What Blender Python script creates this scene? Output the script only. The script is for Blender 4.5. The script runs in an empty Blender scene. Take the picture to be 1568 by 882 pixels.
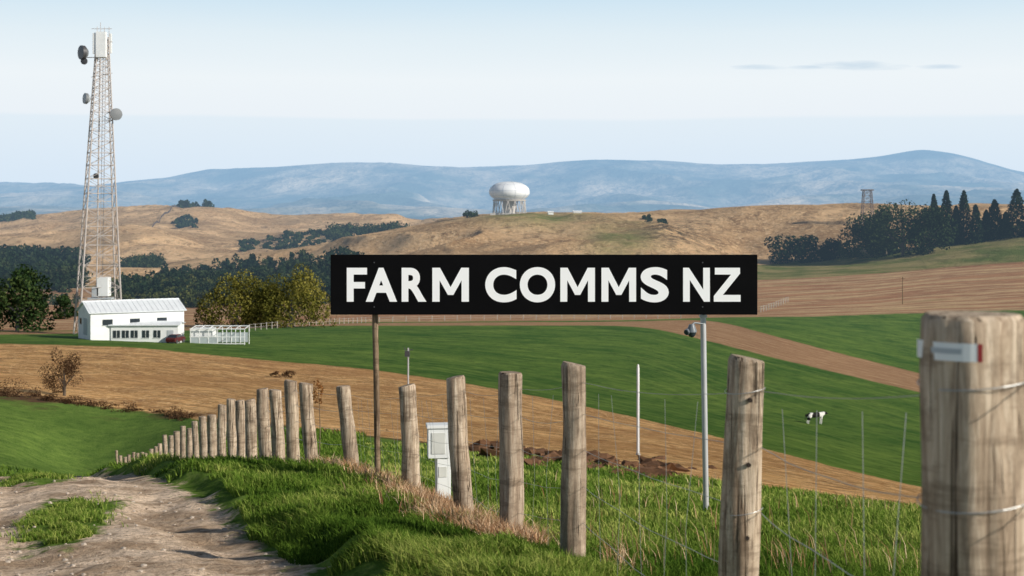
import bpy, bmesh, math, random
import numpy as np
from mathutils import Vector, Matrix, noise as mnoise

random.seed(7); rng = np.random.default_rng(11)
F = 2178.0; CX = 784.0; HY = 330.0       # in image pixels: focal length, centre column, horizon row; used to place things
scene = bpy.context.scene

def lin(r, g, b):
    def c(v):
        v /= 255.0
        return v/12.92 if v <= 0.04045 else ((v+0.055)/1.055)**2.4
    return (c(r), c(g), c(b), 1.0)

def sstep(a, b, x):
    t = np.clip((x-a)/(b-a), 0, 1); return t*t*(3-2*t)

def vnoise(x, y, seed=0):
    x = np.asarray(x, float); y = np.asarray(y, float)
    ix = np.floor(x); iy = np.floor(y); fx = x-ix; fy = y-iy
    fx = fx*fx*(3-2*fx); fy = fy*fy*(3-2*fy)
    def h(a, b):
        s = np.sin(a*127.1+b*311.7+seed*74.7)*43758.5453
        return s-np.floor(s)
    return (h(ix, iy)*(1-fx)+h(ix+1, iy)*fx)*(1-fy)+(h(ix, iy+1)*(1-fx)+h(ix+1, iy+1)*fx)*fy
def fbm(x, y, o=4, seed=0):
    s = 0; a = 1; t = 0
    for i in range(o):
        s = s+a*vnoise(x*2**i, y*2**i, seed+i); t += a; a *= 0.5
    return s/t*2-1

# ------------------------------------------------------------------ terrain
ROWS = [
 (14.5,[(0,741),(200,739),(400,748),(600,767),(784,771),(1000,781),(1200,790),(1410,800),(1568,805)]),
 (18,[(0,731),(200,729),(400,731),(600,744),(784,752),(1000,766),(1200,777),(1410,790),(1568,795)]),
 (25,[(0,752),(200,748),(400,724),(600,725),(784,732),(1000,746),(1200,760),(1410,783),(1568,790)]),
 (40,[(0,768),(200,750),(400,694),(600,700),(784,706),(1000,724),(1200,745),(1410,774),(1568,785)]),
 (55,[(0,752),(200,742),(400,678),(600,684),(784,692),(1000,708),(1200,732),(1410,765),(1568,775)]),
 (75,[(0,712),(150,738),(220,738),(400,652),(600,668),(784,676),(1000,692),(1200,715),(1410,752),(1568,765)]),
 (90,[(0,660),(100,715),(170,728),(260,700),(400,636),(600,654),(784,664),(1000,680),(1200,706),(1410,745),(1568,757)]),
 (112,[(0,609),(200,630),(400,616),(600,635),(784,648),(1000,666),(1200,693),(1410,732),(1568,748)]),
 (150,[(0,570),(200,580),(400,588),(600,598),(784,612),(1000,638),(1200,660),(1410,698),(1568,715)]),
 (200,[(0,528),(200,535),(400,549),(600,562),(784,577),(1000,598),(1200,620),(1410,650),(1568,665)]),
 (250,[(0,508),(200,516),(400,520),(600,528),(784,537),(1000,552),(1200,572),(1410,602),(1568,616)]),
 (330,[(0,498),(200,500),(400,500),(600,500),(784,500),(1000,510),(1200,525),(1410,560),(1568,570)]),
 (420,[(0,490),(200,490),(400,490),(800,488),(1000,489),(1200,494),(1410,520),(1568,530)]),
 (550,[(0,465),(200,468),(500,466),(800,470),(1000,470),(1200,468),(1410,470),(1568,468)]),
 (700,[(0,438),(200,440),(400,440),(600,435),(800,432),(1000,430),(1200,428),(1410,414),(1568,402)]),
 (850,[(0,412),(200,424),(300,425),(400,412),(500,402),(600,392),(784,378),(1000,378),(1160,402),(1300,394),(1568,362)]),
 (1100,[(0,402),(150,412),(230,412),(300,402),(400,387),(500,373),(600,352),(700,336),(760,329),(900,329),(950,330),(1000,326),(1100,318),(1200,314),(1568,314)]),
 (1350,[(0,395),(230,400),(300,402),(400,398),(500,384),(600,366),(700,352),(784,345),(1000,340),(1568,330)]),
 (1600,[(0,368),(100,362),(180,350),(240,352),(300,368),(370,380),(440,362),(520,358),(620,358),(700,352),(1568,345)]),
 (1900,[(0,362),(150,352),(300,345),(400,356),(500,358),(620,348),(700,346),(1568,345)]),
 (2300,[(0,338),(60,332),(100,328),(180,321),(240,317),(330,317),(380,329),(450,333),(540,330),(600,325),(680,334),(784,338),(1568,340)]),
 (3000,[(0,352),(1568,352)]),
 (5000,[(0,337),(1568,337)]),
 (8000,[(0,318),(200,320),(350,312),(500,317),(650,307),(780,316),(950,304),(1100,315),(1250,302),(1400,300),(1568,305)]),
 (9500,[(0,307),(300,302),(500,296),(700,304),(900,294),(1100,300),(1300,286),(1568,292)]),
 (12500,[(-1700,270),(-900,250),(-300,275),(0,282),(80,284),(130,288),(200,277),(260,272),(320,262),(420,259),(520,252),(600,251),(650,255),(700,256),(800,255),(900,248),(1000,247),(1100,253),(1200,251),(1300,247),(1350,241),(1390,233),(1413,230),(1460,237),(1520,252),(1568,262),(1700,272),(2200,255),(3300,265)]),
 (17000,[(0,332),(1568,332)]),
]
UPX = np.arange(-1700, 3301, 4.0)
def gsm(a, s):
    k = np.arange(-int(3*s), int(3*s)+1); w = np.exp(-k*k/(2*s*s)); w /= w.sum()
    return np.convolve(np.pad(a, len(k)//2, mode='edge'), w, mode='valid')
Kt = [math.log(8.0)]
Kz = [gsm(np.interp(UPX, [0,300,784,1100,1568], [-2.02,-2.0,-1.98,-2.03,-2.12]), 10)]
for y, pts in ROWS:
    a = np.array(pts, float)
    py = gsm(np.interp(UPX, a[:,0], a[:,1]), 2.0 if y > 12000 else (5 if y > 900 else 9))
    Kt.append(math.log(y)); Kz.append((HY-py)/F*y)
Kt = np.array(Kt); Kz = np.array(Kz)
def pchip(t, z, T):
    h = np.diff(t)[:,None]; dl = np.diff(z, axis=0)/h
    d = np.zeros_like(z)
    w1 = 2*h[1:]+h[:-1]; w2 = h[1:]+2*h[:-1]
    a = dl[:-1]; b = dl[1:]; ok = (a*b) > 0
    with np.errstate(divide='ignore', invalid='ignore'):
        hm = (w1+w2)/(w1/a+w2/b)
    d[1:-1] = np.where(ok, hm, 0); d[0] = dl[0]; d[-1] = dl[-1]
    i = np.clip(np.searchsorted(t, T)-1, 0, len(t)-2)
    hh = h[i]; s = ((T-t[i])[:,None])/hh
    return (2*s**3-3*s**2+1)*z[i]+(s**3-2*s**2+s)*hh*d[i]+(-2*s**3+3*s**2)*z[i+1]+(s**3-s**2)*hh*d[i+1]
TG = np.linspace(math.log(8), math.log(17000), 1500)
HG = pchip(Kt, Kz, TG)
dT = TG[1]-TG[0]

FY = [-6,2.9,5.25,8,9.35,11.2,14.3,18,18.7,19.5,20.5,21.5,25,28,41,57,84,200]
FX = [1.3,.94,.845,.342,0,-.4,-1.02,-2.07,-2.65,-3.1,-3.6,-3.97,-4.94,-5.75,-9.3,-14,-23.3,-60]
def fence_x(y): return np.interp(y, FY, FX)
def bank_x(y): return np.interp(y, [-6,3,8,12,16,19,25], [0.2,-.35,-1.1,-2.5,-4.0,-5.6,-8])
def base_h(x, y):
    x = np.asarray(x, float); y = np.asarray(y, float)
    ye = np.maximum(y, 8.0)
    pu = np.clip((x/ye*F+CX-UPX[0])/4.0, 0, len(UPX)-1.001)
    pt = np.clip((np.log(ye)-TG[0])/dT, 0, len(TG)-1.001)
    iu = pu.astype(int); it = pt.astype(int); fu = pu-iu; ft = pt-it
    z = (HG[it,iu]*(1-fu)+HG[it,iu+1]*fu)*(1-ft)+(HG[it+1,iu]*(1-fu)+HG[it+1,iu+1]*fu)*ft
    t = np.clip((y+5)/13.0, 0, 1)
    return np.where(y < 8, -1.5+(z+1.5)*t, z)
def height(x, y):
    x = np.asarray(x, float); y = np.asarray(y, float)
    z = base_h(x, y)
    xb = bank_x(y)+0.25*fbm(y*0.9, x*0, 3, 5); xf = fence_x(y)
    near = 1-sstep(18, 24, y)
    bank = sstep(0, .34, x-xb)*(1-sstep(-.5, .35, x-xf))
    z = z+near*bank*(.16+.15*fbm(x*1.1, y*1.1, 3, 9))
    rut = np.exp(-((x-xb+.42)/.25)**2)+np.exp(-((x-xb+1.75)/.28)**2)
    z = z-near*rut*.05+near*.04*fbm(x*3, y*3, 3, 2)*(1-bank)
    z = z+.06*fbm(x*.5, y*.5, 3, 3)*sstep(20, 40, y)*(1-sstep(300, 600, y))
    hill = sstep(720, 880, y)*(1-sstep(2400, 2900, y))*(1-.85*np.exp(-((y-1100)/60)**2))
    gl = 1-2*np.abs(fbm(x/170+.5*fbm(x/90,y/90,2,8), y/300, 4, 21))
    z = z+hill*(11*(gl-.55)+1.8*fbm(x/45, y/60, 3, 25))
    wm = sstep(4000, 7500, y)*(1-.8*sstep(10500, 12400, y)*(1-sstep(12500, 14000, y)))
    rg = 1-np.abs(fbm(x/1500+.3*fbm(x/900,y/900,2,4), y/2200, 5, 31))*2
    z = z+wm*(rg-.5)*110
    return z
def H(x, y): return float(height(x, y))
def ground_at(px, py, y0=14, y1=1050):
    ys = np.geomspace(y0, y1, 600); xs = (px-CX)/F*ys
    p = HY-height(xs, ys)/ys*F
    k = np.where(p <= py)[0]
    i = k[0] if len(k) else int(np.argmin(np.abs(p-py)))
    return Vector((float(xs[i]), float(ys[i]), H(xs[i], ys[i])))
def site(px, y):
    x = (px-CX)/F*y
    return Vector((x, y, H(x, y)))

BC = {
 'd1': ([(0,604),(100,617),(300,643),(500,660),(750,690),(1000,722),(1200,750),(1410,779),(1568,800)], 30, 140),
 'd2': ([(0,527),(200,532),(400,552),(560,566),(700,586),(850,613),(1000,646),(1150,682),(1300,721),(1410,746),(1568,768)], 45, 260),
 'd3': ([(0,513),(180,510),(380,503),(500,499),(950,499),(1000,503),(1100,527),(1200,553),(1410,602),(1568,635)], 100, 420),
 'd4': ([(0,509),(180,506),(380,500),(500,495),(950,493),(1060,490),(1100,492),(1200,520),(1410,573),(1568,608)], 120, 450),
 'd5': ([(0,508),(180,505),(380,499),(500,494),(950,491),(1060,488),(1110,486),(1250,485),(1410,480),(1568,476)], 150, 600),
 'd6': ([(0,440),(600,445),(1100,440),(1160,430),(1300,425),(1450,410),(1568,402)], 450, 800),
 'd7': ([(0,439),(1100,438),(1160,404),(1300,395),(1568,363)], 500, 1000),
}
BL = {}
for k,(c,y0,y1) in BC.items():
    c = np.array(c, float); pxs = np.arange(-40, 1620, 20.0)
    pys = np.interp(pxs, c[:,0], c[:,1])
    ly = np.array([math.log(ground_at(p, q, y0, y1).y) for p, q in zip(pxs, pys)])
    BL[k] = (pxs, gsm(ly, 1.2))

def np_mesh(name, V, Fc, k, attrs=None, mat=None, smooth=False, parent=None):
    me = bpy.data.meshes.new(name)
    V = np.asarray(V, np.float32); Fc = np.asarray(Fc, np.int32)
    me.vertices.add(len(V)); me.vertices.foreach_set('co', V.ravel())
    n = len(Fc)
    me.loops.add(n*k); me.loops.foreach_set('vertex_index', Fc.ravel())
    me.polygons.add(n); me.polygons.foreach_set('loop_start', np.arange(0, n*k, k, dtype=np.int32))
    if smooth: me.polygons.foreach_set('use_smooth', np.ones(n, bool))
    for a, v in (attrs or {}).items():
        me.attributes.new(a, 'FLOAT', 'POINT').data.foreach_set('value', np.asarray(v, np.float32))
    me.update(calc_edges=True)
    if mat: me.materials.append(mat)
    ob = bpy.data.objects.new(name, me); scene.collection.objects.link(ob)
    if parent: ob.parent = parent; ob.location = -parent.location
    return ob

def empty(name, loc=(0,0,0)):
    e = bpy.data.objects.new(name, None); e.location = Vector(loc); e.empty_display_size = .3
    scene.collection.objects.link(e); return e

# ------------------------------------------------------------------ node helpers
class NT:
    def __init__(s, name):
        s.mat = bpy.data.materials.new(name); s.mat.use_nodes = True
        s.nt = s.mat.node_tree; s.nt.nodes.clear()
        s.out = s.nt.nodes.new('ShaderNodeOutputMaterial')
        g = s.n('ShaderNodeNewGeometry'); s.pos = g.outputs['Position']
    def n(s, t, **kw):
        nd = s.nt.nodes.new(t)
        for k, v in kw.items(): setattr(nd, k, v)
        return nd
    def put(s, sock, v):
        if isinstance(v, bpy.types.NodeSocket): s.nt.links.new(v, sock)
        else: sock.default_value = v
    def math(s, op, a, b=0.0):
        m = s.n('ShaderNodeMath', operation=op); s.put(m.inputs[0], a); s.put(m.inputs[1], b)
        return m.outputs[0]
    def attr(s, a): return s.n('ShaderNodeAttribute', attribute_name=a).outputs['Fac']
    def scale(s, v):
        m = s.n('ShaderNodeVectorMath', operation='MULTIPLY'); s.put(m.inputs[0], s.pos); m.inputs[1].default_value = v
        return m.outputs[0]
    def noise(s, sc, det=4, rough=.55, vec=None, dist=0):
        m = s.n('ShaderNodeTexNoise'); s.put(m.inputs['Vector'], vec if vec is not None else s.pos)
        m.inputs['Scale'].default_value = sc; m.inputs['Detail'].default_value = det
        m.inputs['Roughness'].default_value = rough; m.inputs['Distortion'].default_value = dist
        return m.outputs['Fac']
    def rng(s, v, a, b, c=0.0, d=1.0):
        m = s.n('ShaderNodeMapRange'); m.clamp = True; s.put(m.inputs[0], v)
        for i, q in enumerate((a, b, c, d)): m.inputs[i+1].default_value = q
        return m.outputs[0]
    def mix(s, f, a, b, mode='MIX'):
        m = s.n('ShaderNodeMix', data_type='RGBA', blend_type=mode)
        s.put(m.inputs[0], f); s.put(m.inputs[6], a); s.put(m.inputs[7], b); return m.outputs[2]
    def ramp(s, f, stops):
        m = s.n('ShaderNodeValToRGB'); e = m.color_ramp.elements
        while len(e) < len(stops): e.new(.5)
        for q, (p, c) in zip(e, stops): q.position = p; q.color = (c[0], c[1], c[2], 1)
        s.put(m.inputs[0], f); return m.outputs[0]
    def bump(s, h, st, dist):
        m = s.n('ShaderNodeBump'); m.inputs['Strength'].default_value = st; m.inputs['Distance'].default_value = dist
        s.put(m.inputs['Height'], h); return m.outputs[0]
    def bsdf(s, col, rough=.9, nrm=None, metal=0, spec=.2):
        if spec == 0 and metal == 0:
            m = s.n('ShaderNodeBsdfDiffuse'); s.put(m.inputs['Color'], col)
            if nrm is not None: s.put(m.inputs['Normal'], nrm)
            return m.outputs[0]
        m = s.n('ShaderNodeBsdfPrincipled'); s.put(m.inputs['Base Color'], col); s.put(m.inputs['Roughness'], rough)
        m.inputs['Metallic'].default_value = metal; m.inputs['Specular IOR Level'].default_value = spec
        if nrm is not None: s.put(m.inputs['Normal'], nrm)
        return m.outputs[0]
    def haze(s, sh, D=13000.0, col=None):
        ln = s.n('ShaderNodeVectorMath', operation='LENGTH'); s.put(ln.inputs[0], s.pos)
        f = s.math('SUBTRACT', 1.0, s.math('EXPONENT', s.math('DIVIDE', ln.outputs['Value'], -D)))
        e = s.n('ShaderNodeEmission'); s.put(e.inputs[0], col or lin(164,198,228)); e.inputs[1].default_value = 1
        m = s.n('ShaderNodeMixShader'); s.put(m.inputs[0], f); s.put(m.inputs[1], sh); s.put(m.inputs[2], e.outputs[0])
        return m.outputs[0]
    def done(s, sh):
        s.nt.links.new(sh, s.out.inputs['Surface']); return s.mat

def C(r, g, b): return (r, g, b, 1.0)

def field_common(m):
    row = m.attr('row'); sx = m.n('ShaderNodeSeparateXYZ'); m.put(sx.inputs[0], m.pos)
    def edge(nm, amp, w, sc=.12):
        return m.rng(m.math('ADD', m.attr(nm), m.math('MULTIPLY', m.math('SUBTRACT', m.noise(sc,4,.75), .5), amp)), 0, w)
    cp = m.n('ShaderNodeCombineXYZ'); m.put(cp.inputs[1], m.math('MULTIPLY', row, 22)); m.put(cp.inputs[0], m.math('MULTIPLY', sx.outputs[0], .010))
    pr = m.noise(1.0, 6, .72, vec=cp.outputs[0])
    pl = m.ramp(pr, [(.3,(.25,.115,.06)),(.43,(.50,.27,.14)),(.49,(.27,.13,.07)),(.55,(.62,.43,.23)),(.62,(.34,.20,.10)),(.70,(.32,.31,.10))])
    return row, sx, edge, pl

def ground_material():
    m = NT('ground_fields')
    row, sx, edge, pl = field_common(m)
    mid = m.noise(.9, 4, .65); fine = m.noise(9, 3, .7); big = m.noise(.06, 5, .65)
    g_near = m.mix(m.rng(mid, .35, .68), C(.055,.115,.017), C(.15,.235,.04))
    g_near = m.mix(m.rng(fine, .45, .75), g_near, C(.21,.27,.07))
    g_near = m.mix(m.rng(big, .45, .65, 0, .5), g_near, C(.05,.105,.017))
    n16 = m.noise(1.6,5,.65)
    dirt = m.mix(m.rng(n16, .38, .60), C(.42,.30,.20), C(.84,.65,.48))
    dirt = m.mix(m.rng(m.noise(20,4,.75), .50, .68), dirt, C(.24,.16,.105))
    dirt = m.mix(m.rng(m.noise(6,4,.7), .54, .68, 0, .75), dirt, C(.27,.185,.12))
    trk = m.rng(m.math('ADD', m.attr('track'), m.math('MULTIPLY', m.math('SUBTRACT', m.noise(3.5,4,.7), .5), 1.1)), -.06, .1)
    col = m.mix(trk, g_near, dirt)
    cr = m.n('ShaderNodeCombineXYZ'); m.put(cr.inputs[0], m.math('MULTIPLY', row, 34)); m.put(cr.inputs[1], m.math('MULTIPLY', sx.outputs[0], .15))
    rows = m.noise(1.0, 6, .85, vec=cr.outputs[0], dist=.5)
    n3 = m.noise(.35, 8, .85)
    b1 = m.mix(m.rng(rows, .42, .58), C(.36,.18,.065), C(.78,.46,.19))
    b1 = m.mix(m.rng(n3, .50, .60), b1, C(.30,.16,.07))
    b1 = m.mix(m.rng(m.noise(1.6,6,.85), .52, .62), b1, C(.95,.64,.32))
    b1 = m.mix(m.rng(m.noise(.035,4,.6,vec=m.scale((1,2.5,1))), .5, .64, 0, .5), b1, C(.42,.21,.08))
    col = m.mix(edge('d1', .07, .012, .35), col, b1)
    soil = m.rng(m.math('ABSOLUTE', m.math('ADD', m.attr('d1'), m.math('MULTIPLY', m.math('SUBTRACT', m.noise(.30,6,.8), .5), .22))), .01, .05, 1, 0)
    col = m.mix(m.math('MULTIPLY', soil, m.rng(m.noise(.12,3), .40, .50)), col, C(.11,.06,.033))
    cg = m.n('ShaderNodeCombineXYZ'); m.put(cg.inputs[0], m.math('MULTIPLY', sx.outputs[0], .06)); m.put(cg.inputs[1], m.math('MULTIPLY', row, 40))
    gr = m.noise(1.0, 5, .75, vec=cg.outputs[0])
    g2 = m.mix(m.rng(big, .36, .64), C(.05,.12,.018), C(.135,.215,.036))
    g2 = m.mix(m.rng(gr, .46, .64, 0, .7), g2, C(.20,.28,.055))
    g2 = m.mix(m.rng(n3, .48, .62, 0, .75), g2, C(.036,.08,.014))
    col = m.mix(edge('d2', .03, .01), col, g2)
    strip = m.mix(m.rng(rows, .4, .60), C(.27,.14,.07), C(.54,.34,.185))
    strip = m.mix(m.rng(n3, .45, .62), strip, C(.36,.20,.10))
    col = m.mix(edge('d3', .02, .01, .06), col, strip)
    col = m.mix(edge('d4', .02, .01, .06), col, g2)
    col = m.mix(edge('d5', .03, .01, .04), col, pl)
    h = m.math('ADD', m.math('MULTIPLY', m.noise(4,7,.75), .45), m.math('MULTIPLY', n3, m.rng(m.attr('d1'), 0, .4, .2, 5)))
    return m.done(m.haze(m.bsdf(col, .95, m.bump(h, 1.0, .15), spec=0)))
def hills_material():
    m = NT('golden_hills')
    row, sx, edge, pl = field_common(m)
    g3 = m.mix(m.rng(m.noise(.03,5,.65), .4, .6), C(.15,.185,.05), C(.38,.31,.13))
    col = m.mix(edge('d6', .02, .01, .04), pl, g3)
    gh = m.mix(m.rng(m.noise(.01,6,.65), .38, .60), C(.46,.27,.125), C(.86,.56,.295))
    gh = m.mix(m.rng(m.noise(.08,5,.8,vec=m.scale((1,.45,2.5))), .49, .62), gh, C(.32,.185,.085))
    n3 = m.noise(.3,4,.8)
    gh = m.mix(m.rng(n3, .5, .66), gh, C(.90,.64,.37))
    gh = m.mix(m.math('MULTIPLY', m.attr('green'), m.rng(m.noise(.04,4,.7), .25, .55)), gh, C(.19,.235,.055))
    gh = m.mix(m.rng(m.noise(.0045,4,.6), .54, .60, 0, .35), gh, C(.30,.19,.09))
    gh = m.mix(m.math('MULTIPLY', m.attr('scrub_and_shade'), m.rng(m.noise(.12,5,.8), .46, .56)), gh, C(.10,.075,.04))
    col = m.mix(edge('d7', .02, .01, .04), col, gh)
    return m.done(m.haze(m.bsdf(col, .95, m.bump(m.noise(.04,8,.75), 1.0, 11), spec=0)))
def mountain_material():
    m = NT('mountain')
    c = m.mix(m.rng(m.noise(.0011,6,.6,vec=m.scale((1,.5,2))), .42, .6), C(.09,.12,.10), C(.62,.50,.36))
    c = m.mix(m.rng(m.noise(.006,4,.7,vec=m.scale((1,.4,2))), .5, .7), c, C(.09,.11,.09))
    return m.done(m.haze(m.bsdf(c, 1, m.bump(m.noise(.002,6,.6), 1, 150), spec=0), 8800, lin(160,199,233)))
MG = ground_material(); MH = hills_material(); MM = mountain_material()

cols = np.concatenate([np.arange(-1700,-60,30.), np.arange(-60,1630,3.5), np.arange(1640,3300,30.)])
ycuts = np.concatenate([np.linspace(-6,7.9,60), np.exp(np.linspace(math.log(8),math.log(26),300)),
                        np.exp(np.linspace(math.log(26.3),math.log(420),330)), np.exp(np.linspace(math.log(423),math.log(2700),330)),
                        np.exp(np.linspace(math.log(2730),math.log(17000),260))])
def sheet(name, ys, mat, attrs=True):
    YY, PP = np.meshgrid(ys, cols, indexing='ij')
    XX = (PP-CX)/F*np.maximum(YY, 8.0)
    ZZ = height(XX, YY)
    R, Cn = XX.shape
    V = np.stack([XX.ravel(), YY.ravel(), ZZ.ravel()], 1)
    i = np.arange(R-1)[:,None]*Cn+np.arange(Cn-1)[None,:]
    Fc = np.stack([i, i+1, i+Cn+1, i+Cn], -1).reshape(-1,4)
    A = {}
    if attrs:
        ly = np.log(np.maximum(YY, 1.0)); bl = {k: np.interp(PP, v[0], v[1]) for k, v in BL.items()}
        for k in BL: A[k] = (ly-bl[k]).ravel()
        ks = ['d1','d2','d3','d4','d5','d6','d7']; row = (ly-bl['d1'])/(bl['d2']-bl['d1'])
        for j in range(1, 6):
            a, b = bl[ks[j]], bl[ks[j+1]]
            row = np.where(ly > a, j+(ly-a)/np.maximum(b-a, .05), row)
        A['row'] = np.clip(row, -1, 12).ravel()
        xb = bank_x(YY)
        t = np.minimum(xb-XX, XX-(xb-4.4)); mid = .26-np.abs(XX-(xb-1.35))
        t = np.minimum(t, -mid+.5*(vnoise(XX*.9, YY*.45, 3)*3-1.2)+.12)
        t = np.where(YY > 22, -1, t)
        A['track'] = t.ravel()
        px = PP
        g = np.exp(-((px-815)/75)**2-((YY-1040)/70)**2)*1.3+np.exp(-((px-950)/50)**2-((YY-880)/90)**2)*.9
        A['green'] = np.clip(g, 0, 1).ravel()
        A['scrub_and_shade'] = np.clip(np.exp(-((px-1030)/55)**2-((YY-930)/90)**2)*1.0+np.exp(-((px-400)/60)**2-((YY-1560)/90)**2), 0, 1).ravel()  # first spot is scrub, second paints slope shade into the hill colour
    return np_mesh(name, V, Fc, 4, A, mat, True)
y_g = ycuts[ycuts < 700]; y_h = ycuts[(ycuts >= y_g[-1]-1e-6) & (ycuts < 2720)]; y_m = ycuts[ycuts >= y_h[-1]-1e-6]
sheet('ground', y_g, MG); sheet('hills', y_h, MH); sheet('mountain_range', y_m, MM, False)

# ------------------------------------------------------------------ mesh builder
class MB:
    def __init__(s): s.v=[]; s.f=[]; s.m=[]
    def tube(s, pts, rad, seg=8, mat=0, cap=True, wob=0, seed=0):
        pts = [Vector(p) for p in pts]; n0 = len(s.v)
        if not hasattr(rad, '__len__'): rad = [rad]*len(pts)
        ref = None
        for i, p in enumerate(pts):
            t = (pts[min(i+1,len(pts)-1)]-pts[max(i-1,0)]).normalized()
            if ref is None: ref = t.orthogonal().normalized()
            ref = (ref-t*ref.dot(t)).normalized(); bt = t.cross(ref)
            for k in range(seg):
                a = 2*math.pi*k/seg; r = rad[i]
                if wob:
                    r *= 1+wob*mnoise.noise(Vector((math.cos(a)*1.4+seed*7.3, math.sin(a)*1.4, p.z*3)))
                    r *= 1+wob*.35*mnoise.noise(Vector((math.cos(a)*6+seed*3.1, math.sin(a)*6, p.z*1.2)))
                s.v.append(p+(ref*math.cos(a)+bt*math.sin(a))*r)
        for i in range(len(pts)-1):
            for k in range(seg):
                a = n0+i*seg+k; b = n0+i*seg+(k+1)%seg
                s.f.append((a, b, b+seg, a+seg)); s.m.append(mat)
        if cap:
            s.f.append(tuple(n0+k for k in range(seg))[::-1]); s.m.append(mat)
            e = n0+(len(pts)-1)*seg
            s.f.append(tuple(e+k for k in range(seg))); s.m.append(mat)
    def box(s, c, d, mat=0, rot=0):
        c = Vector(c); n0 = len(s.v); R = Matrix.Rotation(rot, 3, 'Z')
        for z in (-1,1):
            for x, y in ((-1,-1),(1,-1),(1,1),(-1,1)):
                s.v.append(c+R@Vector((x*d[0]/2, y*d[1]/2, z*d[2]/2)))
        for q in ((3,2,1,0),(4,5,6,7),(0,1,5,4),(1,2,6,5),(2,3,7,6),(3,0,4,7)):
            s.f.append(tuple(n0+i for i in q)); s.m.append(mat)
    def poly(s, pts, mat=0):
        n0 = len(s.v); s.v += [Vector(p) for p in pts]; s.f.append(tuple(range(n0, n0+len(pts)))); s.m.append(mat)
    def lump(s, c, r, mat=0, squash=.6, sub=2, amp=.5):
        bm = bmesh.new(); bmesh.ops.create_icosphere(bm, subdivisions=sub, radius=1); n0 = len(s.v)
        o = Vector((random.random()*50, random.random()*50, 0))
        for v in bm.verts:
            k = 1+amp*mnoise.fractal(v.co*1.6+o, .8, 2, 4)
            s.v.append(Vector(c)+Vector((v.co.x*r*k, v.co.y*r*k, v.co.z*r*k*squash)))
        for f in bm.faces: s.f.append(tuple(n0+v.index for v in f.verts)); s.m.append(mat)
        bm.free()
    def build(s, name, mats, parent=None, smooth=False, bevel=0):
        me = bpy.data.meshes.new(name); me.from_pydata([tuple(v) for v in s.v], [], s.f)
        for q in (mats if isinstance(mats, (list, tuple)) else [mats]): me.materials.append(q)
        me.polygons.foreach_set('material_index', s.m)
        if smooth: me.polygons.foreach_set('use_smooth', [True]*len(s.f))
        me.update(); ob = bpy.data.objects.new(name, me); scene.collection.objects.link(ob)
        if smooth:
            try: me.set_sharp_from_angle(angle=math.radians(45))
            except Exception: pass
        if bevel:
            b = ob.modifiers.new('bevel', 'BEVEL'); b.width = bevel; b.segments = 2; b.limit_method = 'ANGLE'
        if parent: ob.parent = parent; ob.location = -parent.location
        return ob

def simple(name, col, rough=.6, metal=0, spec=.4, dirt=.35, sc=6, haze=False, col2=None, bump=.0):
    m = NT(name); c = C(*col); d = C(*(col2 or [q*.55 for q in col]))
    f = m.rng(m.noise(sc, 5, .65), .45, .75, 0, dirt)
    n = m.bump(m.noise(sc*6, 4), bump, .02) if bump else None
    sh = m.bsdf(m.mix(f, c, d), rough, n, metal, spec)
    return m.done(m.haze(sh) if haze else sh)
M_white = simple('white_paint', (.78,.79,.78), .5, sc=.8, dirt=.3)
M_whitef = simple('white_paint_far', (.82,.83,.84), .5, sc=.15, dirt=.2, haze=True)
M_steel = simple('galvanised_steel', (.50,.50,.50), .5, .3, sc=3)
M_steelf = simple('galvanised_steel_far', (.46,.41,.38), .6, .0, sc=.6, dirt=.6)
M_dark = simple('dark_metal', (.06,.06,.065), .5, sc=4)
M_wire = simple('fence_wire', (.42,.42,.41), .45, .5, sc=20)
M_glass = simple('window_glass', (.03,.04,.05), .12, 0, .6, sc=1)
M_roof = simple('roof_sheet', (.76,.79,.81), .45, .0, sc=.5, dirt=.25)
M_grey = simple('wall_grey', (.42,.45,.47), .7, sc=.6)
M_conc = simple('concrete', (.42,.40,.37), .9, sc=1.5, bump=.3)
M_red = simple('red_paint', (.28,.02,.02), .5, sc=3)
M_maroon = simple('dark_red_paint', (.09,.018,.018), .6, spec=.2, sc=3)
M_black = simple('sign_black', (.004,.004,.0045), .75, 0, .04, sc=2, dirt=.5, col2=(.007,.007,.008))
M_letter = simple('sign_white', (.92,.92,.92), .6, 0, .1, sc=3, dirt=.08, col2=(.8,.8,.79))
M_soil = simple('soil', (.15,.08,.045), .95, spec=.05, sc=2, dirt=.8, bump=.8)
def wood(name, a, b, c):
    m = NT(name)
    g = m.noise(1, 6, .75, vec=m.scale((42,42,2.2)), dist=.7)
    col = m.ramp(g, [(.34,a),(.48,b),(.64,c)])
    col = m.mix(m.rng(m.noise(4,6,.8), .48, .66, 0, .7), col, C(*[q*.65 for q in a]))
    col = m.mix(m.rng(m.noise(.9,3,.6), .42, .62, 0, .35), col, C(a[0]*.9,a[1]*.98,a[2]*1.1))
    band = m.noise(1, 4, .75, vec=m.scale((2.5,2.5,14)))
    col = m.mix(m.rng(band, .53, .62, 0, .5), col, C(*[q*.7 for q in a]))
    cr = m.rng(m.noise(1, 3, .65, vec=m.scale((60,60,1.1)), dist=.4), .59, .64)
    col = m.mix(m.math('MULTIPLY', cr, .85), col, C(.04,.026,.016))
    h = m.math('SUBTRACT', m.math('MULTIPLY', g, .7), cr)
    return m.done(m.bsdf(col, .9, m.bump(h, 1.0, .010), spec=.08))
M_wood = wood('weathered_wood', (.22,.155,.105), (.44,.335,.24), (.68,.56,.43))
M_wood2 = wood('pole_wood', (.13,.085,.055), (.27,.19,.12), (.40,.30,.20))
M_bark = simple('bark', (.10,.075,.05), .95, sc=2, haze=True)

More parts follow.
